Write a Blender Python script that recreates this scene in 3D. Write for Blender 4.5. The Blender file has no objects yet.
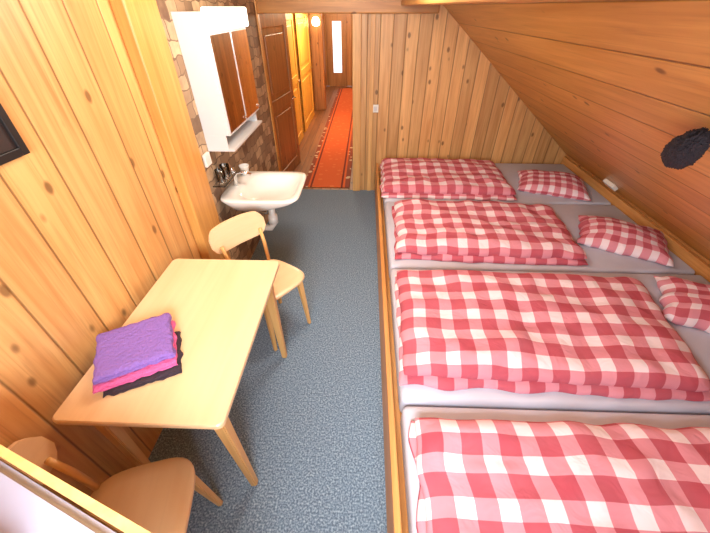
import bpy, bmesh, math, random
from mathutils import Vector, Matrix, noise
random.seed(3)
S = bpy.context.scene
COL = S.collection
S.view_settings.view_transform = 'Standard'

# ------------------------------------------------------------------ helpers
def link(o, parent=None):
    COL.objects.link(o)
    if parent is not None:
        o.parent = parent
    return o

def bm_obj(name, bm, mat=None, parent=None, smooth=False, loc=None):
    bmesh.ops.recalc_face_normals(bm, faces=bm.faces)
    me = bpy.data.meshes.new(name)
    bm.to_mesh(me); bm.free()
    if smooth:
        for p in me.polygons: p.use_smooth = True
    if mat: me.materials.append(mat)
    o = bpy.data.objects.new(name, me)
    if loc: o.location = loc
    return link(o, parent)

def bm_box(bm, lo, hi, bevel=0.0, seg=2):
    t = bmesh.new()
    bmesh.ops.create_cube(t, size=1)
    for v in t.verts:
        v.co = Vector([(lo[i]+hi[i])/2 + v.co[i]*(hi[i]-lo[i]) for i in range(3)])
    if bevel > 0:
        bmesh.ops.bevel(t, geom=list(t.edges), offset=bevel, segments=seg, affect='EDGES', profile=.5)
    me = bpy.data.meshes.new('tmp'); t.to_mesh(me); t.free()
    bm.from_mesh(me); bpy.data.meshes.remove(me)

def boxes(name, lst, mat, parent=None, bevel=0.0, loc=None):
    bm = bmesh.new()
    for lo, hi in lst: bm_box(bm, lo, hi, bevel)
    return bm_obj(name, bm, mat, parent, loc=loc)

def empty(name, loc=(0,0,0), rz=0, parent=None):
    o = bpy.data.objects.new(name, None)
    o.empty_display_size = .1
    o.location = loc; o.rotation_euler = (0,0,rz)
    return link(o, parent)

def tag(o, label, cat, group=None):
    o['label'] = label; o['category'] = cat
    if group: o['group'] = group
    return o

def struct(o, label=None, cat=None):
    o['kind'] = 'structure'
    if label: o['label'] = label
    if cat: o['category'] = cat
    return o

def tube(name, pts, radii, mat, parent=None, n=14, bm=None, cap=True):
    own = bm is None
    if own: bm = bmesh.new()
    pts = [Vector(p) for p in pts]
    if not isinstance(radii, (list, tuple)): radii = [radii]*len(pts)
    rings = []
    prev = None
    for i, p in enumerate(pts):
        d = (pts[min(i+1, len(pts)-1)] - pts[max(i-1, 0)]).normalized()
        if prev is None:
            a = d.cross(Vector((0,0,1)))
            if a.length < .1: a = d.cross(Vector((1,0,0)))
        else:
            a = prev - d*prev.dot(d)
        a.normalize(); b = d.cross(a); prev = a
        rings.append([bm.verts.new(p + (a*math.cos(2*math.pi*k/n) + b*math.sin(2*math.pi*k/n))*radii[i]) for k in range(n)])
    for i in range(len(rings)-1):
        for k in range(n):
            bm.faces.new([rings[i][k], rings[i][(k+1)%n], rings[i+1][(k+1)%n], rings[i+1][k]])
    if cap:
        bm.faces.new(rings[0][::-1]); bm.faces.new(rings[-1])
    if own: return bm_obj(name, bm, mat, parent, smooth=True)

def lathe(name, prof, mat, parent=None, n=28, loc=None):
    bm = bmesh.new()
    rings = [[bm.verts.new((r*math.cos(2*math.pi*k/n), r*math.sin(2*math.pi*k/n), z)) for k in range(n)] for r, z in prof]
    for i in range(len(rings)-1):
        for k in range(n):
            bm.faces.new([rings[i][k], rings[i][(k+1)%n], rings[i+1][(k+1)%n], rings[i+1][k]])
    bm.faces.new(rings[0][::-1]); bm.faces.new(rings[-1])
    return bm_obj(name, bm, mat, parent, smooth=True, loc=loc)

# ------------------------------------------------------------------ materials
def newmat(name):
    m = bpy.data.materials.new(name); m.use_nodes = True
    nt = m.node_tree
    return m, nt, nt.nodes['Principled BSDF']

def N(nt, t, **kw):
    n = nt.nodes.new(t)
    for k, v in kw.items(): setattr(n, k, v)
    return n

def math_n(nt, op, a, b=None, c=None):
    n = N(nt, 'ShaderNodeMath', operation=op)
    for i, x in enumerate((a, b, c)):
        if x is None: continue
        if isinstance(x, (int, float)): n.inputs[i].default_value = x
        else: nt.links.new(x, n.inputs[i])
    return n.outputs[0]

def mixc(nt, fac, a, b, mode='MIX'):
    n = N(nt, 'ShaderNodeMix', data_type='RGBA', blend_type=mode)
    for sock, x in ((n.inputs[0], fac), (n.inputs[6], a), (n.inputs[7], b)):
        if isinstance(x, (int, float)): sock.default_value = x
        elif isinstance(x, (tuple, list)): sock.default_value = (*x[:3], 1)
        else: nt.links.new(x, sock)
    return n.outputs[2]

def srgb(r, g, b):
    f = lambda c: (c/255/12.92) if c/255 <= .04045 else ((c/255+.055)/1.055)**2.4
    return (f(r), f(g), f(b))

def plain(name, c, rough=.5, metal=0, emit=0, bump=0, bscale=60):
    m, nt, p = newmat(name)
    tc = N(nt, 'ShaderNodeTexCoord')
    no = N(nt, 'ShaderNodeTexNoise'); no.inputs['Scale'].default_value = 9
    nt.links.new(tc.outputs['Object'], no.inputs['Vector'])
    col = mixc(nt, math_n(nt, 'MULTIPLY', no.outputs['Fac'], .25), c, tuple(x*.72 for x in c))
    nt.links.new(col, p.inputs['Base Color'])
    p.inputs['Roughness'].default_value = rough
    p.inputs['Metallic'].default_value = metal
    if emit:
        p.inputs['Emission Color'].default_value = (*c, 1)
        p.inputs['Emission Strength'].default_value = emit
    if bump:
        n2 = N(nt, 'ShaderNodeTexNoise'); n2.inputs['Scale'].default_value = bscale
        nt.links.new(tc.outputs['Object'], n2.inputs['Vector'])
        b = N(nt, 'ShaderNodeBump'); b.inputs['Strength'].default_value = bump; b.inputs['Distance'].default_value = .01
        nt.links.new(n2.outputs['Fac'], b.inputs['Height']); nt.links.new(b.outputs[0], p.inputs['Normal'])
    return m

def wood(name, light, dark, across=0, along=2, board=None, rough=.45, knots=True, var=.3, seam=.012, gs=1.0, streak=.28):
    """across/along: object-space axis indices."""
    m, nt, p = newmat(name)
    tc = N(nt, 'ShaderNodeTexCoord')
    sp = N(nt, 'ShaderNodeSeparateXYZ'); nt.links.new(tc.outputs['Object'], sp.inputs[0])
    third = 3-across-along
    A, L, D = sp.outputs[across], sp.outputs[along], sp.outputs[third]
    if board:
        q = math_n(nt, 'DIVIDE', math_n(nt, 'ADD', A, 50.0), board)
        idx = math_n(nt, 'FLOOR', q)
        wn = N(nt, 'ShaderNodeTexWhiteNoise', noise_dimensions='1D'); nt.links.new(idx, wn.inputs['W'])
        rnd = wn.outputs['Value']
        fr = math_n(nt, 'FRACT', q)
        edge = math_n(nt, 'MINIMUM', fr, math_n(nt, 'SUBTRACT', 1.0, fr))
        sm = N(nt, 'ShaderNodeMapRange', interpolation_type='SMOOTHSTEP')
        nt.links.new(edge, sm.inputs[0]); sm.inputs[1].default_value = seam*.25/board*.15; sm.inputs[2].default_value = seam/board*.6
        seamv = sm.outputs[0]
    else:
        rnd = None
    off = math_n(nt, 'MULTIPLY', rnd, 17.0) if rnd else 0.0
    L2 = math_n(nt, 'ADD', L, off)
    def vec(sa, sl, sd):
        c = N(nt, 'ShaderNodeCombineXYZ')
        nt.links.new(math_n(nt, 'MULTIPLY', A, sa), c.inputs[0])
        nt.links.new(math_n(nt, 'MULTIPLY', L2, sl), c.inputs[1])
        nt.links.new(math_n(nt, 'MULTIPLY', D, sd), c.inputs[2])
        return c.outputs[0]
    g = N(nt, 'ShaderNodeTexNoise'); g.inputs['Scale'].default_value = 1; g.inputs['Detail'].default_value = 4
    g.inputs['Distortion'].default_value = .6
    nt.links.new(vec(28*gs, 1.6*gs, 28*gs), g.inputs['Vector'])
    g2 = N(nt, 'ShaderNodeTexNoise'); g2.inputs['Scale'].default_value = 1; g2.inputs['Detail'].default_value = 2
    nt.links.new(vec(6, .8, 6), g2.inputs['Vector'])
    f = math_n(nt, 'ADD', math_n(nt, 'MULTIPLY', g.outputs['Fac'], .6), math_n(nt, 'MULTIPLY', g2.outputs['Fac'], .4))
    mr = N(nt, 'ShaderNodeMapRange'); nt.links.new(f, mr.inputs[0]); mr.inputs[1].default_value = .32; mr.inputs[2].default_value = .69
    col = mixc(nt, mr.outputs[0], light, dark)
    # fine growth-ring streaks
    if streak:
        g3 = N(nt, 'ShaderNodeTexNoise'); g3.inputs['Scale'].default_value = 1; g3.inputs['Detail'].default_value = 3; g3.inputs['Distortion'].default_value = .9
        nt.links.new(vec(75*gs, 2.2*gs, 75*gs), g3.inputs['Vector'])
        ms = N(nt, 'ShaderNodeMapRange'); nt.links.new(g3.outputs['Fac'], ms.inputs[0]); ms.inputs[1].default_value = .52; ms.inputs[2].default_value = .68
        ms.inputs[4].default_value = streak
        col = mixc(nt, ms.outputs[0], col, tuple(x*.55 for x in dark))
    if rnd:
        k = math_n(nt, 'ADD', math_n(nt, 'MULTIPLY', rnd, var), 1-var*.55)
        cc = N(nt, 'ShaderNodeCombineXYZ')
        for i in range(3): nt.links.new(k, cc.inputs[i])
        col = mixc(nt, 1.0, col, cc.outputs[0], 'MULTIPLY')
    if knots:
        vo = N(nt, 'ShaderNodeTexVoronoi', voronoi_dimensions='3D'); vo.inputs['Scale'].default_value = 1
        nt.links.new(vec(7, 4.2, .01), vo.inputs['Vector'])
        km = N(nt, 'ShaderNodeMapRange', interpolation_type='SMOOTHSTEP')
        nt.links.new(vo.outputs['Distance'], km.inputs[0]); km.inputs[1].default_value = .06; km.inputs[2].default_value = .14
        col = mixc(nt, math_n(nt, 'MULTIPLY', math_n(nt, 'SUBTRACT', 1.0, km.outputs[0]), .8), col, tuple(x*.28 for x in dark))
    if board:
        col = mixc(nt, math_n(nt, 'MULTIPLY', math_n(nt, 'SUBTRACT', 1.0, seamv), .7), col, tuple(x*.22 for x in dark))
        b = N(nt, 'ShaderNodeBump'); b.inputs['Strength'].default_value = .5; b.inputs['Distance'].default_value = .006
        nt.links.new(seamv, b.inputs['Height']); nt.links.new(b.outputs[0], p.inputs['Normal'])
    nt.links.new(col, p.inputs['Base Color'])
    p.inputs['Roughness'].default_value = rough
    return m

def gingham(name, period=.15):
    m, nt, p = newmat(name)
    uv = N(nt, 'ShaderNodeUVMap')
    sp = N(nt, 'ShaderNodeSeparateXYZ'); nt.links.new(uv.outputs[0], sp.inputs[0])
    def stripe(s):
        fr = math_n(nt, 'FRACT', math_n(nt, 'DIVIDE', math_n(nt, 'ADD', s, 20.0), period))
        return math_n(nt, 'GREATER_THAN', fr, .46)
    a, b = stripe(sp.outputs[0]), stripe(sp.outputs[1])
    s = math_n(nt, 'MULTIPLY', math_n(nt, 'ADD', a, b), .5)
    cr = N(nt, 'ShaderNodeValToRGB'); cr.color_ramp.interpolation = 'CONSTANT'
    e = cr.color_ramp.elements
    e[0].position = 0; e[0].color = (*srgb(240, 222, 228), 1)
    e[1].position = .75; e[1].color = (*srgb(182, 66, 84), 1)
    x = e.new(.25); x.color = (*srgb(216, 136, 150), 1)
    nt.links.new(s, cr.inputs[0])
    w = N(nt, 'ShaderNodeTexNoise'); w.inputs['Scale'].default_value = 7
    tc = N(nt, 'ShaderNodeTexCoord'); nt.links.new(tc.outputs['Object'], w.inputs['Vector'])
    col = mixc(nt, math_n(nt, 'MULTIPLY', w.outputs['Fac'], .1), cr.outputs[0], srgb(250, 230, 235))
    nt.links.new(col, p.inputs['Base Color'])
    p.inputs['Roughness'].default_value = .9
    n2 = N(nt, 'ShaderNodeTexNoise'); n2.inputs['Scale'].default_value = 11; n2.inputs['Detail'].default_value = 2; n2.inputs['Distortion'].default_value = .8
    nt.links.new(tc.outputs['Object'], n2.inputs['Vector'])
    bb = N(nt, 'ShaderNodeBump'); bb.inputs['Strength'].default_value = .5; bb.inputs['Distance'].default_value = .018
    nt.links.new(n2.outputs['Fac'], bb.inputs['Height']); nt.links.new(bb.outputs[0], p.inputs['Normal'])
    return m

def carpet_mat():
    m, nt, p = newmat('carpet_blue')
    tc = N(nt, 'ShaderNodeTexCoord')
    a = N(nt, 'ShaderNodeTexNoise'); a.inputs['Scale'].default_value = 115; a.inputs['Detail'].default_value = 3
    b = N(nt, 'ShaderNodeTexNoise'); b.inputs['Scale'].default_value = 3
    for n in (a, b): nt.links.new(tc.outputs['Object'], n.inputs['Vector'])
    cr = N(nt, 'ShaderNodeValToRGB'); e = cr.color_ramp.elements
    e[0].position = .34; e[0].color = (*srgb(78, 96, 116), 1)
    e[1].position = .70; e[1].color = (*srgb(170, 192, 208), 1)
    x = e.new(.5); x.color = (*srgb(112, 134, 154), 1)
    nt.links.new(a.outputs['Fac'], cr.inputs[0])
    col = mixc(nt, math_n(nt, 'MULTIPLY', b.outputs['Fac'], .25), cr.outputs[0], srgb(106, 130, 152))
    nt.links.new(col, p.inputs['Base Color']); p.inputs['Roughness'].default_value = .95
    bp = N(nt, 'ShaderNodeBump'); bp.inputs['Strength'].default_value = .3; bp.inputs['Distance'].default_value = .003
    nt.links.new(a.outputs['Fac'], bp.inputs['Height']); nt.links.new(bp.outputs[0], p.inputs['Normal'])
    return m

def stone_mat():
    m, nt, p = newmat('stone_wallpaper')
    tc = N(nt, 'ShaderNodeTexCoord')
    sp = N(nt, 'ShaderNodeSeparateXYZ'); nt.links.new(tc.outputs['Object'], sp.inputs[0])
    c = N(nt, 'ShaderNodeCombineXYZ'); nt.links.new(sp.outputs[1], c.inputs[0]); nt.links.new(sp.outputs[2], c.inputs[1])
    wn = N(nt, 'ShaderNodeTexNoise'); wn.inputs['Scale'].default_value = 7; nt.links.new(c.outputs[0], wn.inputs['Vector'])
    ad = N(nt, 'ShaderNodeVectorMath', operation='MULTIPLY_ADD')
    nt.links.new(wn.outputs['Color'], ad.inputs[0]); ad.inputs[1].default_value = (.09, .09, 0); nt.links.new(c.outputs[0], ad.inputs[2])
    br = N(nt, 'ShaderNodeTexBrick'); nt.links.new(ad.outputs[0], br.inputs['Vector'])
    br.squash = 1.6; br.squash_frequency = 3
    br.inputs['Scale'].default_value = 1; br.inputs['Brick Width'].default_value = .11; br.inputs['Row Height'].default_value = .08
    br.inputs['Mortar Size'].default_value = .004; br.inputs['Bias'].default_value = 0
    br.inputs['Color1'].default_value = (*srgb(208, 178, 140), 1); br.inputs['Color2'].default_value = (*srgb(106, 78, 58), 1)
    br.inputs['Mortar'].default_value = (*srgb(112, 90, 70), 1)
    n = N(nt, 'ShaderNodeTexNoise'); n.inputs['Scale'].default_value = 18; n.inputs['Detail'].default_value = 4; nt.links.new(tc.outputs['Object'], n.inputs['Vector'])
    mr = N(nt, 'ShaderNodeMapRange'); nt.links.new(n.outputs['Fac'], mr.inputs[0]); mr.inputs[1].default_value = .4; mr.inputs[2].default_value = .7; mr.inputs[4].default_value = .6
    col = mixc(nt, mr.outputs[0], br.outputs['Color'], srgb(146, 118, 90))
    nt.links.new(col, p.inputs['Base Color']); p.inputs['Roughness'].default_value = .7
    return m

def runner_mat():
    m, nt, p = newmat('runner_red')
    tc = N(nt, 'ShaderNodeTexCoord')
    sp = N(nt, 'ShaderNodeSeparateXYZ'); nt.links.new(tc.outputs['Object'], sp.inputs[0])
    ax = math_n(nt, 'ABSOLUTE', sp.outputs[0])
    border = math_n(nt, 'GREATER_THAN', ax, .24)
    line = math_n(nt, 'LESS_THAN', math_n(nt, 'ABSOLUTE', math_n(nt, 'SUBTRACT', ax, .2)), .012)
    v = N(nt, 'ShaderNodeTexVoronoi'); v.inputs['Scale'].default_value = 9; nt.links.new(tc.outputs['Object'], v.inputs['Vector'])
    dots = math_n(nt, 'LESS_THAN', v.outputs['Distance'], .28)
    col = mixc(nt, math_n(nt, 'MULTIPLY', dots, .35), srgb(222, 108, 54), srgb(240, 150, 84))
    bcol = mixc(nt, dots, srgb(150, 80, 60), srgb(225, 200, 165))
    col = mixc(nt, border, col, bcol)
    col = mixc(nt, line, col, srgb(120, 50, 40))
    nt.links.new(col, p.inputs['Base Color']); p.inputs['Roughness'].default_value = .95
    return m

M = {}
PINE_L, PINE_D = srgb(232, 188, 128), srgb(206, 150, 88)
M['left'] = wood('pine_wall_left', srgb(230, 182, 116), srgb(196, 136, 74), across=1, along=2, board=.19, var=.25)
M['far'] = wood('pine_wall_far', srgb(230, 182, 120), srgb(192, 136, 80), across=0, along=2, board=.125, var=.35)
M['near'] = wood('pine_wall_near', PINE_L, PINE_D, across=0, along=2, board=.16)
M['slope'] = wood('pine_ceiling', srgb(216, 160, 86), srgb(182, 122, 52), across=0, along=1, board=.21, rough=.3, var=.2)
M['flat'] = wood('pine_ceiling_flat', PINE_L, PINE_D, across=0, along=1, board=.15)
M['knee'] = wood('pine_knee', srgb(200, 140, 80), srgb(160, 100, 50), across=2, along=1, board=.17)
M['post'] = wood('pine_post', srgb(226, 168, 92), srgb(196, 132, 60), across=1, along=2)
M['beam'] = wood('pine_beam', srgb(214, 154, 84), srgb(166, 110, 54), across=2, along=0)
M['beamy'] = wood('pine_beam_long', srgb(222, 164, 92), srgb(176, 118, 58), across=0, along=1)
M['trim'] = wood('pine_trim', srgb(230, 182, 116), srgb(198, 142, 80), across=0, along=2, knots=False)
M['bedwood'] = wood('bed_pine', srgb(226, 166, 98), srgb(194, 126, 64), across=2, along=1, knots=False)
M['beech'] = wood('beech_light', srgb(238, 208, 166), srgb(230, 194, 148), across=0, along=1, knots=False, rough=.28, gs=.6, streak=.06)
M['beechleg'] = wood('beech_leg', srgb(234, 188, 122), srgb(212, 158, 90), across=0, along=2, knots=False, rough=.35, streak=.1)
M['darkdoor'] = wood('dark_door', srgb(186, 132, 78), srgb(134, 88, 50), across=0, along=2, rough=.35)
M['yellow'] = wood('yellow_door', srgb(246, 206, 96), srgb(234, 182, 66), across=1, along=2, knots=False, streak=.1)
M['hall'] = wood('hall_pine', srgb(214, 156, 88), srgb(164, 108, 56), across=1, along=2, board=.14)
M['hallend'] = wood('hall_end_pine', srgb(206, 146, 80), srgb(156, 100, 50), across=0, along=2, board=.14)
M['hallfloor'] = wood('hall_floor', srgb(160, 110, 66), srgb(120, 78, 44), across=0, along=1, board=.12)
M['carpet'] = carpet_mat(); M['stone'] = stone_mat(); M['runner'] = runner_mat()
M['ging'] = gingham('gingham_red', .15); M['gingp'] = gingham('gingham_red_pillow', .105)
M['sheet'] = plain('grey_lilac_sheet', srgb(200, 202, 216), .9, bump=.3, bscale=9)
M['bunksheet'] = plain('bunk_sheet', srgb(160, 160, 180), .9, bump=.3, bscale=9)
M['white'] = plain('white_enamel', srgb(214, 214, 214), .3)
M['ceramic'] = plain('white_ceramic', srgb(234, 232, 226), .12)
M['chrome'] = plain('chrome', (.8, .8, .8), .12, metal=1)
M['plastic'] = plain('white_plastic', srgb(238, 236, 228), .4)
M['black'] = plain('black_frame', srgb(26, 20, 18), .5)
M['purple'] = plain('purple_fleece', srgb(136, 102, 180), .95, bump=.8, bscale=90)
M['magenta'] = plain('magenta_fleece', srgb(224, 100, 160), .95, bump=.8, bscale=90)
M['darkfleece'] = plain('dark_fleece', srgb(60, 46, 58), .95, bump=.8, bscale=90)
M['fur'] = plain('black_fuzz', srgb(46, 38, 44), 1.0, bump=1, bscale=70)
M['lampglow'] = plain('lamp_glow', (1, .92, .74), .4, emit=3.5)
M['hallglow'] = plain('hall_lamp_glow', (1, .85, .55), .4, emit=8)
M['sky'] = plain('daylight_pane', (.86, .93, 1), .4, emit=1.3)
M['paintdark'] = plain('dark_painting', srgb(48, 34, 30), .6)
m, nt, p = newmat('mirror'); p.inputs['Metallic'].default_value = 1; p.inputs['Roughness'].default_value = .03; p.inputs['Base Color'].default_value = (.93, .93, .93, 1); M['mirror'] = m
m, nt, p = newmat('clear_glass'); p.inputs['Transmission Weight'].default_value = 1; p.inputs['Roughness'].default_value = .02; p.inputs['IOR'].default_value = 1.45; M['glass'] = m

# ------------------------------------------------------------------ room shell
FY = 3.94; WX = -1.10; BX = -1.05; NY = -.45; SX0, SZ0 = .71, 1.85; ANG = math.radians(39.6)
KX = 2.36
struct(boxes('floor', [((WX-.1, NY-.1, -.06), (KX+.1, FY, 0))], M['carpet']), 'blue-grey speckled carpet', 'floor')
struct(boxes('wall_left', [((WX-.1, NY-.1, 0), (WX, 2.02, 2.3))], M['left']), 'honey pine vertical board wall', 'wall')
struct(boxes('wall_left_stone', [((WX-.1, 2.02, 0), (BX, FY-.08, 2.3))], M['stone']), 'wall strip papered in brown stone pattern behind the washbasin', 'wall')
struct(boxes('trim_1', [((WX, 1.76, 0), (BX+.015, 2.04, 2.3))], M['post'], bevel=.008), 'broad pine post', 'post')
struct(boxes('trim_2', [((WX-.2, FY-.08, 0), (BX+.012, FY+.0, 2.3))], M['post'], bevel=.008), 'pine door jamb post', 'post')
def slope_z(x): return SZ0 - math.tan(ANG)*(x-SX0)
def prism(name, prof, y0, y1, mat):
    bm = bmesh.new()
    a = [bm.verts.new((x, y0, z)) for x, z in prof]; b = [bm.verts.new((x, y1, z)) for x, z in prof]
    n = len(prof)
    for i in range(n): bm.faces.new([a[i], a[(i+1)%n], b[(i+1)%n], b[i]])
    bm.faces.new(a[::-1]); bm.faces.new(b)
    return bm_obj(name, bm, mat)
struct(prism('wall_far', [(-.1, 0), (KX+.05, 0), (KX+.05, slope_z(KX+.05)+.03), (.165, 2.33), (-.1, 2.33)], FY, FY+.1, M['far']), 'pine vertical board gable wall', 'wall')
struct(boxes('trim_3', [((-.15, FY-.03, 0), (-.06, FY+.12, 1.84))], M['trim'], bevel=.006), 'pine door frame upright', 'trim')
struct(boxes('trim_4', [((WX, FY-.05, 1.80), (.66, FY+.13, 2.02))], M['beam'], bevel=.01), 'pine lintel beam', 'beam')
struct(boxes('trim_5', [((.03, FY-.018, .0), (.075, FY, 1.80))], M['trim'], bevel=.004), 'thin pine cover strip', 'trim')
struct(boxes('wall_right', [((KX, NY-.1, 0), (KX+.08, FY+.05, .52))], M['knee']), 'low pine knee wall at the bed heads', 'wall')
sl = struct(boxes('ceiling', [((-.72, NY-.1, 0), (2.3, FY+.08, .06))], M['slope']), 'sloping varnished pine board ceiling', 'ceiling')
sl.location = (SX0, 0, SZ0); sl.rotation_euler = (0, ANG, 0)
struct(boxes('ceiling_flat', [((WX-.1, NY-.1, 2.3), (.2, FY+.1, 2.36))], M['flat']), 'flat pine board ceiling', 'ceiling')
struct(boxes('trim_6', [((.30, NY, 1.86), (.48, FY-.05, 2.06))], M['beamy'], bevel=.01), 'pine purlin beam', 'beam')
wx0, wx1, wz0, wz1 = -.78, .35, 1.1, 2.05
struct(boxes('wall_near', [((WX-.1, NY-.1, 0), (wx0, NY, 2.3)), ((wx0, NY-.1, 0), (wx1, NY, wz0)), ((wx0, NY-.1, wz1), (wx1, NY, 2.3)), ((wx1, NY-.1, 0), (.55, NY, 2.2))], M['near']), 'pine board wall with window opening', 'wall')
struct(prism('wall_near_gable', [(.55, 0), (KX+.05, 0), (KX+.05, slope_z(KX+.05)), (.55, slope_z(.55))], NY-.1, NY, M['near']), 'pine board wall under the slope', 'wall')
win = struct(empty('window_1', (wx0, NY, 0)), 'white window frame in the near wall', 'window')
boxes('window_frame', [((0, -.08, wz0), (.05, .01, wz1)), ((wx1-wx0-.05, -.08, wz0), (wx1-wx0, .01, wz1)), ((.05, -.08, wz0), (wx1-wx0-.05, .01, wz0+.05)), ((.05, -.08, wz1-.05), (wx1-wx0-.05, .01, wz1))], M['white'], win)

# raised bunk in the near corner (angled)
def poly(name, pts, z0, z1, mat, parent, bev=0):
    bm = bmesh.new()
    a = [bm.verts.new((x, y, z0)) for x, y in pts]; b = [bm.verts.new((x, y, z1)) for x, y in pts]
    n = len(pts)
    for i in range(n): bm.faces.new([a[i], a[(i+1)%n], b[(i+1)%n], b[i]])
    bm.faces.new(a[::-1]); bm.faces.new(b)
    if bev: bmesh.ops.bevel(bm, geom=list(bm.edges), offset=bev, segments=3, affect='EDGES')
    return bm_obj(name, bm, mat, parent)
bk = tag(empty('corner_bunk', (0, 0, 0)), 'raised bunk with pine edge board and pale sheet', 'bunk bed')
A_ = Vector((-1.098, .412)); B_ = Vector((-.34, .150)); dn = (B_-A_).normalized(); nn = Vector((dn.y, -dn.x))
if nn.y > 0: nn = -nn
e0, e1 = A_+nn*.018, B_+nn*.018
poly('edge_board', [A_, B_, e1, (A_.x, e0.y)], .97, 1.05, M['beechleg'], bk)
poly('slats', [(-1.098, e0.y-.003), (e1.x, e1.y-.003), (e1.x, NY+.015), (-1.098, NY+.015)], .97, .985, M['trim'], bk)
poly('bunk_mattress', [(-1.094, e0.y-.006), (e1.x-.003, e1.y-.006), (e1.x-.003, NY+.02), (-1.094, NY+.02)], .986, 1.035, M['bunksheet'], bk, .015)
boxes('post', [((-1.098, .32, 0), (-1.066, .352, .969))], M['beechleg'], bk)
boxes('post', [((-.39, .07, 0), (-.35, .11, .969))], M['beechleg'], bk)

# ------------------------------------------------------------------ hallway
HY = 11.0
struct(boxes('floor_hall', [((-1.3, FY, -.06), (0.1, HY, -.002))], M['hallfloor']), 'brown hallway floor', 'floor')
struct(boxes('wall_hall_left', [((-1.3, FY, 0), (-1.17, HY, 2.3))], M['hall']), 'pine hallway wall', 'wall')
struct(boxes('wall_hall_right', [((-.06, FY+.12, 0), (.04, HY, 2.3))], M['hall']), 'pine hallway wall', 'wall')
struct(boxes('wall_hall_end', [((-1.3, HY, 0), (.1, HY+.1, 2.3))], M['hallend']), 'pine wall closing the hallway', 'wall')
struct(boxes('ceiling_hall', [((-1.3, FY+.1, 2.3), (.1, HY, 2.36))], M['hallend']), 'pine hallway ceiling', 'ceiling')
struct(boxes('trim_7', [((-1.16, 8.1, 0), (-.92, 8.25, 2.3))], M['hallend'], bevel=.01), 'pine partition post in hallway', 'post')
w2 = struct(empty('door_4', (-.84, HY, 0)), 'bright glazed door at the end of the hallway', 'door')
boxes('door_frame', [((-.26, -.04, 0), (-.2, 0, 1.85)), ((.2, -.04, 0), (.26, 0, 1.85)), ((-.2, -.04, 1.78), (.2, 0, 1.85))], M['hall'], w2)
boxes('door_leaf', [((-.2, -.03, 0), (.2, -.003, .35)), ((-.2, -.03, .35), (-.12, -.003, 1.78)), ((.12, -.03, .35), (.2, -.003, 1.78)), ((-.12, -.03, 1.55), (.12, -.003, 1.78))], M['hall'], w2)
boxes('pane', [((-.12, -.02, .35), (.12, -.008, 1.55))], M['sky'], w2)

def panel_door(name, w, h, mat, loc, rz, label, handle_x):
    e = struct(empty(name, loc, rz), label, 'door')
    bm = bmesh.new()
    t = .04
    bm_box(bm, (0, -t/2+.012, 0), (w, t/2-.012, h))
    st = .1
    for lo, hi in (((0, -t/2, 0), (st, t/2, h)), ((w-st, -t/2, 0), (w, t/2, h)), ((st, -t/2, 0), (w-st, t/2, .14)),
                   ((st, -t/2, h-.12), (w-st, t/2, h)), ((st, -t/2, h*.48), (w-st, t/2, h*.48+.12))):
        bm_box(bm, lo, hi, .006)
    for z0, z1 in ((.2, h*.48-.06), (h*.48+.18, h-.18)):
        bm_box(bm, (st+.06, -t/2+.002, z0), (w-st-.06, t/2-.002, z1), .008)
    bm_obj('door_leaf', bm, mat, e)
    bm = bmesh.new()
    for s in (-1, 1):
        tube('', [(handle_x, s*t/2, h*.5), (handle_x, s*(t/2+.03), h*.5), (handle_x+(-.1 if handle_x > w/2 else .1), s*(t/2+.03), h*.5)], .009, None, bm=bm)
    bm_obj('handle', bm, M['chrome'], e, smooth=True)
    return e
panel_door('door_1', .88, 1.79, M['darkdoor'], (-1.115, 4.02, .005), math.atan2(.88, .12), 'dark panelled wooden door standing open', .82)
panel_door('door_2', 1.1, 1.82, M['yellow'], (-1.145, 5.05, 0), math.radians(90), 'yellow-lit panelled hallway door', 1.02)
panel_door('door_3', 1.3, 1.82, M['yellow'], (-1.145, 6.4, 0), math.radians(90), 'yellow-lit panelled hallway door', 1.2)
run = boxes('runner_rug', [((-.3, -3.3, 0), (.3, 3.3, .012))], M['runner'], bevel=.004, loc=(-.5, FY+.06+3.3, 0))
tag(run, 'long red and orange patterned runner on hallway floor', 'rug')
hl = tag(empty('wall_lamp', (-1.02, 8.1, 1.62)), 'small glowing wall lamp in the hallway', 'lamp')
lathe('lamp_shade', [(.03, -.07), (.07, -.05), (.08, 0), (.06, .06), (.03, .08)], M['hallglow'], hl, loc=(0, -.09, 0))
tube('arm', [(0, -.002, 0), (0, -.05, 0)], .012, M['chrome'], hl)

# ------------------------------------------------------------------ bed platform
BXL = .13; BXR = KX-.012
bed = tag(empty('bed_platform', (BXL, 0, 0)), 'long pine sleeping platform carrying four mattresses side by side', 'bed')
boxes('side_board', [((0, NY+.01, 0), (.028, FY-.035, .37))], M['bedwood'], bed, bevel=.005)
boxes('base', [((.028, NY+.01, 0), (BXR-BXL, FY-.035, .27))], M['bedwood'], bed)
boxes('headboard', [((BXR-BXL-.03, NY+.01, .27), (BXR-BXL, FY-.035, .475))], M['bedwood'], bed, bevel=.004)
seams = [-.19, .815, 1.825, 2.83, 3.84]
MZ = .42
for i in range(4):
    y0, y1 = seams[i]+.008, seams[i+1]-.008
    bm = bmesh.new()
    bm_box(bm, (-1.06, y0-(y0+y1)/2, .0), (1.06, y1-(y0+y1)/2, MZ-.272), .03, 4)
    o = bm_obj('mattress', bm, M['sheet'], smooth=True, loc=(1.09+.16, (y0+y1)/2, .272))
    tag(o, 'mattress in a pale grey-lilac fitted sheet', 'mattress', 'mattresses on the sleeping platform')

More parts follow.
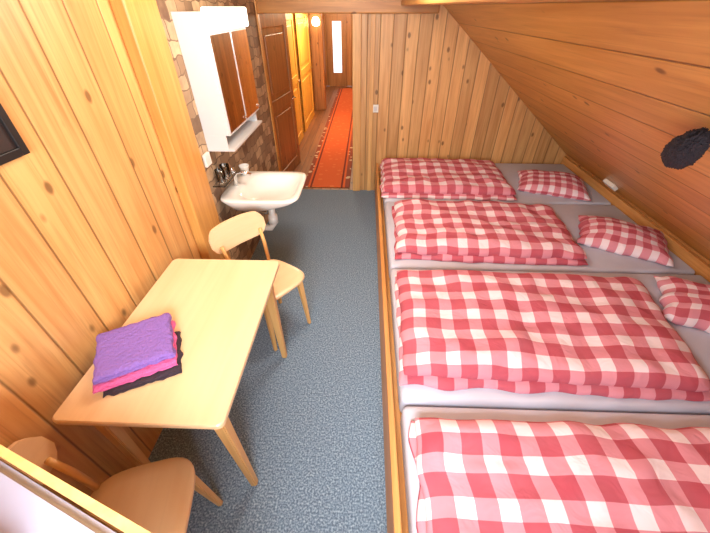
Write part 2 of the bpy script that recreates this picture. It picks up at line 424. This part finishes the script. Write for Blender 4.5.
def cushion(bm, L, W, H, z0, nx, ny, n, seed, wr, pinch=0, ox=0, oy=0, uvo=(0, 0), wob=.012, skew=0):
    def prm(k, m): return math.sin(math.pi/2*(2*k/m-1))
    top = {}; bot = {}
    for i in range(nx+1):
        for j in range(ny+1):
            u, v = prm(i, nx), prm(j, ny)
            e = max(0, (1-abs(u)**n))**.5*max(0, (1-abs(v)**n))**.5
            px = L/2*u*(1-pinch*(1-v*v)); py = W/2*v*(1-pinch*(1-u*u))
            px += wob*noise.noise(Vector((seed, v*3, 0)))*u*2 + skew*v*(u+1)/2; py += wob*noise.noise(Vector((seed, u*5, 7)))*v*2
            w1 = noise.noise(Vector((px*3.2+seed, py*4.5, seed)))
            w2 = noise.noise(Vector((px*9+seed, py*9, seed*2)))
            w3 = 1-abs(noise.noise(Vector((px*5, py*8+seed*3, seed))))*2
            z = e*(H*.8 + wr*(w1*1.1+w2*.4+w3*.5))
            edge = (i in (0, nx) or j in (0, ny))
            top[i, j] = bm.verts.new((px+ox, py+oy, z0+H*.22+max(z, 0)))
            if edge: bot[i, j] = top[i, j]
            else: bot[i, j] = bm.verts.new((px+ox, py+oy, z0+H*.22*(1-min(1, e*2.5))))
            for vv in (top[i, j], bot[i, j]):
                UVD[vv] = (L/2*u*1.03+uvo[0], W/2*v*1.05+uvo[1])
    for i in range(nx):
        for j in range(ny):
            bm.faces.new([top[i, j], top[i+1, j], top[i+1, j+1], top[i, j+1]])
            f = [bot[i, j], bot[i, j+1], bot[i+1, j+1], bot[i+1, j]]
            if len(set(f)) >= 3:
                try: bm.faces.new(f)
                except ValueError: pass
UVD = {}
def soft(name, layers, mat, loc, rz, parent=None):
    global UVD
    UVD = {}
    bm = bmesh.new(); uvl = bm.loops.layers.uv.new('UVMap')
    for L in layers: cushion(bm, **L)
    for f in bm.faces:
        f.smooth = True
        for lp in f.loops: lp[uvl].uv = UVD[lp.vert]
    bmesh.ops.recalc_face_normals(bm, faces=bm.faces)
    me = bpy.data.meshes.new(name); bm.to_mesh(me); bm.free(); me.materials.append(mat)
    o = bpy.data.objects.new(name, me); o.location = loc; o.rotation_euler = (0, 0, rz)
    return link(o, parent)

duv = [ # cx, cy, L, W, rz, skew
    (.80, 3.28, 1.27, .84, -.02, 0), (.92, 2.27, 1.36, .79, -.03, .02), (.95, 1.28, 1.50, .81, -.03, .06), (.99, .25, 1.56, .92, -.02, 0)]
for i, (cx, cy, L, W, rz, sk) in enumerate(duv):
    o = soft('duvet', [dict(L=L, W=W, H=.055, z0=0, nx=56, ny=34, n=10, seed=i*3.3+1, wr=.005, skew=sk),
                       dict(L=L-.03, W=W-.03, H=.075, z0=.038, nx=90, ny=56, n=8, seed=i*5.1+2, wr=.024, oy=.012, uvo=(.04, .02), skew=sk)],
             M['ging'], (cx, cy, MZ+.001), rz)
    tag(o, 'folded duvet in red and white gingham cover lying on a mattress', 'duvet', 'gingham duvets on the mattresses')
pil = [(1.87, 3.17, -.34, .64, .50), (1.985, 2.20, -.48, .60, .48), (2.045, 1.43, -.5, .50, .44), (2.05, .35, -.1, .44, .46)]
for i, (cx, cy, rz, L, W) in enumerate(pil):
    o = soft('pillow', [dict(L=L, W=W, H=.12, z0=0, nx=36, ny=30, n=2.6, seed=i*2.7+4, wr=.016, pinch=.07)], M['gingp'], (cx, cy, MZ+.001), rz)
    tag(o, 'small soft pillow in red and white gingham case', 'pillow', 'gingham pillows on the mattresses')
o = soft('duvet', [dict(L=.42, W=.4, H=.10, z0=0, nx=36, ny=30, n=5, seed=8, wr=.01)], M['ging'], (-.86, -.01, 1.036), -.35)
tag(o, 'red and white gingham duvet on the raised corner bunk', 'duvet')

sb = boxes('wall_socket', [((-.03, -.075, -.035), (.03, .075, 0))], M['plastic'], bevel=.006)
sb.location = (SX0+1.93*math.cos(ANG), 2.83, SZ0-1.93*math.sin(ANG)-.001); sb.rotation_euler = (0, ANG, 0)
tag(sb, 'white plastic socket box mounted under the sloping ceiling', 'socket')
hat = tag(empty('fuzzy_hat', (SX0+.475*math.cos(ANG), 1.10, SZ0-.475*math.sin(ANG))), 'black fuzzy hat hanging from a peg on the sloping ceiling', 'hat')
hat.rotation_euler = (0, ANG, 0)
bm = bmesh.new(); bmesh.ops.create_icosphere(bm, subdivisions=6, radius=1)
for v in bm.verts:
    d = v.co.normalized()
    r = 1+.10*noise.noise(d*3)+.09*noise.noise(d*9)+.09*noise.noise(d*26)+.07*noise.noise(d*60)
    lx, ly = d.x*.046*r*(1+.3*d.y), d.y*.15*r
    c, s = math.cos(-.80), math.sin(-.80)
    v.co = Vector((lx*c-ly*s, lx*s+ly*c, -.075+d.z*.05*r))
bm_obj('hat_body', bm, M['fur'], hat, smooth=True)
tube('peg', [(0, 0, -.001), (0, 0, -.05)], .008, M['beechleg'], hat)

# ------------------------------------------------------------------ table
TX0, TX1, TY0, TY1, TZ = -1.055, -.46, .52, 1.44, .75
tb = tag(empty('table', ((TX0+TX1)/2, (TY0+TY1)/2, 0)), 'light beech rectangular table with tapered legs by pine wall', 'table')
hw, hd = (TX1-TX0)/2, (TY1-TY0)/2
def rrect(bm, hw, hd, r, z0, z1, n=6, bev=.004):
    pts = []
    for cx, cy, a0 in ((hw-r, hd-r, 0), (-hw+r, hd-r, 90), (-hw+r, -hd+r, 180), (hw-r, -hd+r, 270)):
        for k in range(n+1):
            a = math.radians(a0+90*k/n); pts.append((cx+r*math.cos(a), cy+r*math.sin(a)))
    rings = []
    for z, s in ((z0, bev), (z0+bev, 0), (z1-bev, 0), (z1, bev)):
        rings.append([bm.verts.new((x*(1-s/hw), y*(1-s/hd), z)) for x, y in pts])
    m_ = len(pts)
    for a, b in zip(rings, rings[1:]):
        for k in range(m_): bm.faces.new([a[k], a[(k+1)%m_], b[(k+1)%m_], b[k]])
    bm.faces.new(rings[0][::-1]); bm.faces.new(rings[-1])
bm = bmesh.new(); rrect(bm, hw, hd, .025, TZ-.025, TZ)
bm_obj('tabletop', bm, M['beech'], tb)
ax, ay = hw-.05, hd-.05
boxes('apron', [((-ax, -ay, TZ-.10), (ax, -ay+.02, TZ-.025)), ((-ax, ay-.02, TZ-.10), (ax, ay, TZ-.025)), ((-ax, -ay+.02, TZ-.10), (-ax+.02, ay-.02, TZ-.025)), ((ax-.02, -ay+.02, TZ-.10), (ax, ay-.02, TZ-.025))], M['beechleg'], tb)
def tleg(name, top, bot, rt, rb, mat, parent):
    bm = bmesh.new()
    R = []
    for (x, y, z), r in ((bot, rb), (top, rt)):
        R.append([bm.verts.new((x+sx*r, y+sy*r, z)) for sx, sy in ((-1, -1), (1, -1), (1, 1), (-1, 1))])
    for k in range(4): bm.faces.new([R[0][k], R[0][(k+1)%4], R[1][(k+1)%4], R[1][k]])
    bm.faces.new(R[0][::-1]); bm.faces.new(R[1])
    bmesh.ops.bevel(bm, geom=list(bm.edges), offset=min(rt, rb)*.35, segments=2, affect='EDGES')
    return bm_obj(name, bm, mat, parent, smooth=False)
for sx in (-1, 1):
    for sy in (-1, 1):
        tleg('leg', (sx*(ax-.02), sy*(ay-.03), TZ-.026), (sx*(ax-.005), sy*(ay-.035), 0), .026, .016, M['beechleg'], tb)

def blanket(name, c, L, W, z0, H, rz, mat, label, seed):
    o = soft(name, [dict(L=L, W=W, H=H*.52, z0=0, nx=30, ny=30, n=14, seed=seed, wr=.0008, wob=.006),
                    dict(L=L-.004, W=W-.006, H=H*.52, z0=H*.46, nx=30, ny=30, n=14, seed=seed+1, wr=.0012, wob=.006)], mat, (c[0], c[1], z0), rz)
    return tag(o, label, 'blanket', 'folded fleece blankets on the table')
R30 = math.radians(28)
blanket('folded_blanket', (-.848, .762), .26, .225, TZ+.001, .016, R30-.05, M['darkfleece'], 'dark grey folded fleece at the bottom of the stack', 9)
blanket('folded_blanket', (-.884, .785), .28, .255, TZ+.0195, .018, R30, M['magenta'], 'bright pink folded fleece in the stack on the table', 5)
blanket('folded_blanket', (-.894, .805), .27, .25, TZ+.040, .026, R30+.03, M['purple'], 'purple folded fleece on top of the stack', 2)

# ------------------------------------------------------------------ chairs
def chair(loc, rz, label):
    """faces local +X"""
    e = tag(empty('dining_chair', loc, rz), label, 'chair', 'beech chairs at the table')
    bm = bmesh.new()
    pts = []
    nseg = 40
    for k in range(nseg):
        a = 2*math.pi*k/nseg
        c, s = math.cos(a), math.sin(a)
        x = .19*math.copysign(abs(c)**.55, c); y = .195*math.copysign(abs(s)**.55, s)
        y *= 1+.10*(x/.19)
        pts.append((x, y))
    rings = []
    for z, s in ((.425, .95), (.432, 1), (.442, 1), (.45, .97)):
        rings.append([bm.verts.new((x*s, y*s, z)) for x, y in pts])
    for q, z in ((.75, .446), (.4, .440), (.1, .438)):
        rings.append([bm.verts.new((x*q, y*q, z)) for x, y in pts])
    for a, b in zip(rings, rings[1:]):
        for k in range(nseg): bm.faces.new([a[k], a[(k+1)%nseg], b[(k+1)%nseg], b[k]])
    bm.faces.new(rings[0][::-1]); bm.faces.new(rings[-1])
    bm_obj('seat', bm, M['beech'], e, smooth=True)
    for sx, sy in ((1, 1), (1, -1), (-1, 1), (-1, -1)):
        tleg('leg', (sx*.135, sy*.14, .424), (sx*.165, sy*.16, 0), .018, .011, M['beechleg'], e)
    for sy in (1, -1):
        tube('upright', [(-.165, sy*.135, .44), (-.185, sy*.14, .58), (-.215, sy*.145, .68)], [.013, .013, .011], M['beechleg'], e)
    boxes('rail', [((-.12, -.13, .375), (.12, -.115, .423)), ((-.12, .115, .375), (.12, .13, .423)), ((.115, -.115, .375), (.13, .115, .423)), ((-.13, -.115, .375), (-.115, .115, .423))], M['beechleg'], e)
    bm = bmesh.new()
    ny, nz = 24, 8
    def P(s, t, side):
        y = .20*s
        hgt = .17*(1-.25*s*s*s*s)
        if abs(s) > .8: hgt *= max(.35, 1-((abs(s)-.8)/.2)**2*.6)
        z = .71+hgt*(t-.5)
        x = -.223-.03*(1-s*s) - (z-.64)*.22 + side*.013
        return (x, y, z)
    V = {}
    for side in (0, 1):
        for i in range(ny+1):
            for j in range(nz+1):
                V[side, i, j] = bm.verts.new(P(2*i/ny-1, j/nz, side))
    for side in (0, 1):
        for i in range(ny):
            for j in range(nz):
                bm.faces.new([V[side, i, j], V[side, i+1, j], V[side, i+1, j+1], V[side, i, j+1]])
    for i in range(ny):
        for j in (0, nz): bm.faces.new([V[0, i, j], V[0, i+1, j], V[1, i+1, j], V[1, i, j]])
    for j in range(nz):
        for i in (0, ny): bm.faces.new([V[0, i, j], V[0, i, j+1], V[1, i, j+1], V[1, i, j]])
    bm_obj('backrest', bm, M['beech'], e, smooth=False)
    return e
chair((-.62, 1.635, 0), math.radians(-38), 'light beech chair with curved backrest near the washbasin')
chair((-.785, .325, 0), math.radians(11), 'light beech chair partly under the table beside the bunk')

# ------------------------------------------------------------------ washbasin
wb = tag(empty('washbasin', (BX, 2.36, 0)), 'white ceramic washbasin mounted on the stone-patterned wall', 'washbasin')
bm = bmesh.new()
n = 56
def ring(cx, hx, hy, z, ex):
    out = []
    for k in range(n):
        a = 2*math.pi*k/n; c, s = math.cos(a), math.sin(a)
        out.append(bm.verts.new((cx+hx*math.copysign(abs(c)**ex, c), hy*math.copysign(abs(s)**ex, s), z)))
    return out
Z = .77
rs = [ring(.15, .14, .12, Z-.15, .8), ring(.20, .19, .19, Z-.125, .7), ring(.27, .262, .265, Z-.055, .5), ring(.29, .288, .28, Z-.01, .3), ring(.29, .285, .276, Z, .3),
      ring(.335, .21, .235, Z-.002, .5), ring(.335, .197, .22, Z-.02, .55), ring(.325, .155, .17, Z-.075, .75), ring(.31, .08, .10, Z-.10, .9), ring(.31, .02, .02, Z-.105, 1)]
for a, b in zip(rs, rs[1:]):
    for k in range(n): bm.faces.new([a[k], a[(k+1)%n], b[(k+1)%n], b[k]])
bm.faces.new(rs[0][::-1]); bm.faces.new(rs[-1])
bm_obj('basin', bm, M['ceramic'], wb, smooth=True)
fa = empty('faucet', (.06, 0, Z), 0, wb)
tube('spout', [(0, 0, -.002), (0, 0, .07), (.02, 0, .10), (.08, 0, .105), (.13, 0, .085)], [.02, .018, .014, .012, .011], M['chrome'], fa)
tube('lever', [(0, 0, .08), (-.01, .0, .125), (-.005, .0, .14)], [.016, .014, .006], M['chrome'], fa)
tube('drain_pipe', [(.30, 0, Z-.12), (.30, 0, Z-.34), (.27, 0, Z-.38), (.22, 0, Z-.38), (.19, 0, Z-.34), (.14, 0, Z-.30), (0.003, 0, Z-.30)], .026, M['plastic'], wb)
tube('drain_trap', [(.30, 0, Z-.26), (.30, 0, Z-.33)], .038, M['plastic'], wb)
for sy in (-1, 1):
    tube('supply_valve', [(.004, sy*.12, Z-.30), (.22, sy*.12, Z-.30), (.23, sy*.11, Z-.25), (.2, sy*.05, Z-.11)], [.014, .018, .009, .008], M['chrome'], wb)

tag(boxes('glass_shelf', [((BX+.001, 2.10, .868), (BX+.09, 2.34, .876))], M['glass'], bevel=.002), 'narrow glass shelf with tumblers above the washbasin', 'shelf')
for k, y in enumerate((2.16, 2.25)):
    g = lathe('tumbler', [(.024, 0), (.03, .004), (.034, .095), (.031, .095), (.027, .012), (.01, .01)], M['glass'], loc=(BX+.05, y, .877))
    tag(g, 'clear glass tooth tumbler on the shelf', 'glass', 'tumblers on the glass shelf')
tag(lathe('soap_cup', [(.02, 0), (.03, .003), (.036, .06), (.04, .075), (.036, .075), (.03, .012), (.01, .01)], M['ceramic'], loc=(BX+.07, 2.57, Z)), 'white cup standing on the washbasin rim', 'cup')

# mirror cabinet
mc = tag(empty('mirror_cabinet', (BX+.001, 2.18, 1.09)), 'white mirror cabinet with lamp strip above the washbasin', 'cabinet')
cd, cw, ch = .18, .72, .74
boxes('body', [((0, 0, .1), (cd-.02, .018, ch)), ((0, cw-.018, .1), (cd-.02, cw, ch)), ((0, .018, .1), (.012, cw-.018, ch)), ((0, .018, ch-.018), (cd-.02, cw-.018, ch)), ((0, .018, .1), (cd-.02, cw-.018, .118))], M['white'], mc, bevel=.002)
boxes('shelf', [((0, 0, 0), (cd, cw, .014)), ((0, 0, .014), (.012, cw, .1)), ((.012, 0, .014), (cd-.04, .012, .1)), ((.012, cw-.012, .014), (cd-.04, cw, .1))], M['white'], mc)
boxes('lamp_strip', [((cd-.02, 0, ch-.09), (cd+.02, cw, ch+.02))], M['lampglow'], mc, bevel=.01)
for k in range(2):
    d = empty('door', (cd-.02, .002+k*cw/2, 0), 0, mc)
    boxes('door_panel', [((0.001, 0, .1), (.012, cw/2-.004, ch-.092))], M['white'], d)
    boxes('mirror', [((.0125, .012, .115), (.016, cw/2-.016, ch-.105))], M['mirror'], d)
    boxes('knob', [((.016, cw/2-.04, .13), (.03, cw/2-.025, .145))], M['chrome'], d, bevel=.003)
tag(boxes('wall_socket', [((BX+.001, 2.07, 1.02), (BX+.02, 2.15, 1.10))], M['plastic'], bevel=.004), 'white socket plate on the stone-patterned wall', 'socket')
sw = tag(empty('light_switch', (.10, FY, .97)), 'white light switch on the gable wall beside the door frame', 'switch')
boxes('plate', [((-.035, -.012, -.04), (.035, -.001, .04))], M['plastic'], sw, bevel=.004)
boxes('rocker', [((-.018, -.02, -.022), (.018, -.012, .022))], M['white'], sw, bevel=.003)
pf = tag(empty('picture', (WX, .81, 1.57)), 'small dark framed picture on the pine wall', 'picture')
boxes('frame', [((.001, -.22, -.09), (.022, -.195, .09)), ((.001, .195, -.09), (.022, .22, .09)), ((.001, -.195, -.09), (.022, .195, -.065)), ((.001, -.195, .065), (.022, .195, .09))], M['black'], pf, bevel=.002)
boxes('canvas', [((.001, -.195, -.065), (.012, .195, .065))], M['paintdark'], pf)

# ------------------------------------------------------------------ lights
cl = tag(empty('added_fill_lamp', (-.35, 1.5, 2.3)), 'added round fill lamp on the pine ceiling, out of view', 'lamp')  # made-up fixture above the view, added to go with the room fill
lathe('lamp_shade', [(.02, -.10), (.09, -.085), (.13, -.05), (.14, -.02), (.14, -.001)], M['lampglow'], cl)
def light(name, kind, loc, power, color=(1, 1, 1), size=.3, rot=None, sy=None):
    l = bpy.data.lights.new(name, kind); l.energy = power; l.color = color
    if kind == 'AREA':
        l.size = size
        if sy: l.shape = 'RECTANGLE'; l.size_y = sy
    else: l.shadow_soft_size = size
    o = bpy.data.objects.new(name, l); o.location = loc
    if rot: o.rotation_euler = rot
    COL.objects.link(o); return o
light('room_fill_light', 'POINT', (-.2, 1.9, 2.05), 52, (1, .97, .91), .2)  # fill light added to brighten the room evenly, no visible source
light('window_light', 'AREA', (-.1, NY-.25, 1.75), 105, (.88, .95, 1), 1.1, (math.radians(55), 0, 0), .8)
light('hall_light', 'POINT', (-.6, 6.6, 1.95), 85, (1, .88, .62), .1)
light('hall_light', 'POINT', (-.6, 9.6, 1.9), 45, (1, .88, .65), .1)
w = bpy.data.worlds.new('World'); S.world = w; w.use_nodes = True
bg = w.node_tree.nodes['Background']; bg.inputs[0].default_value = (.8, .9, 1, 1); bg.inputs[1].default_value = 1.5

# ------------------------------------------------------------------ camera
cam = bpy.data.cameras.new('camera'); cam.sensor_width = 36; cam.lens = 330/710*36; cam.clip_start = .02
co = bpy.data.objects.new('camera', cam); co.location = (0, 0, 1.85)
co.rotation_euler = (math.radians(90-38.2), 0, math.radians(1.8))
COL.objects.link(co); S.camera = co
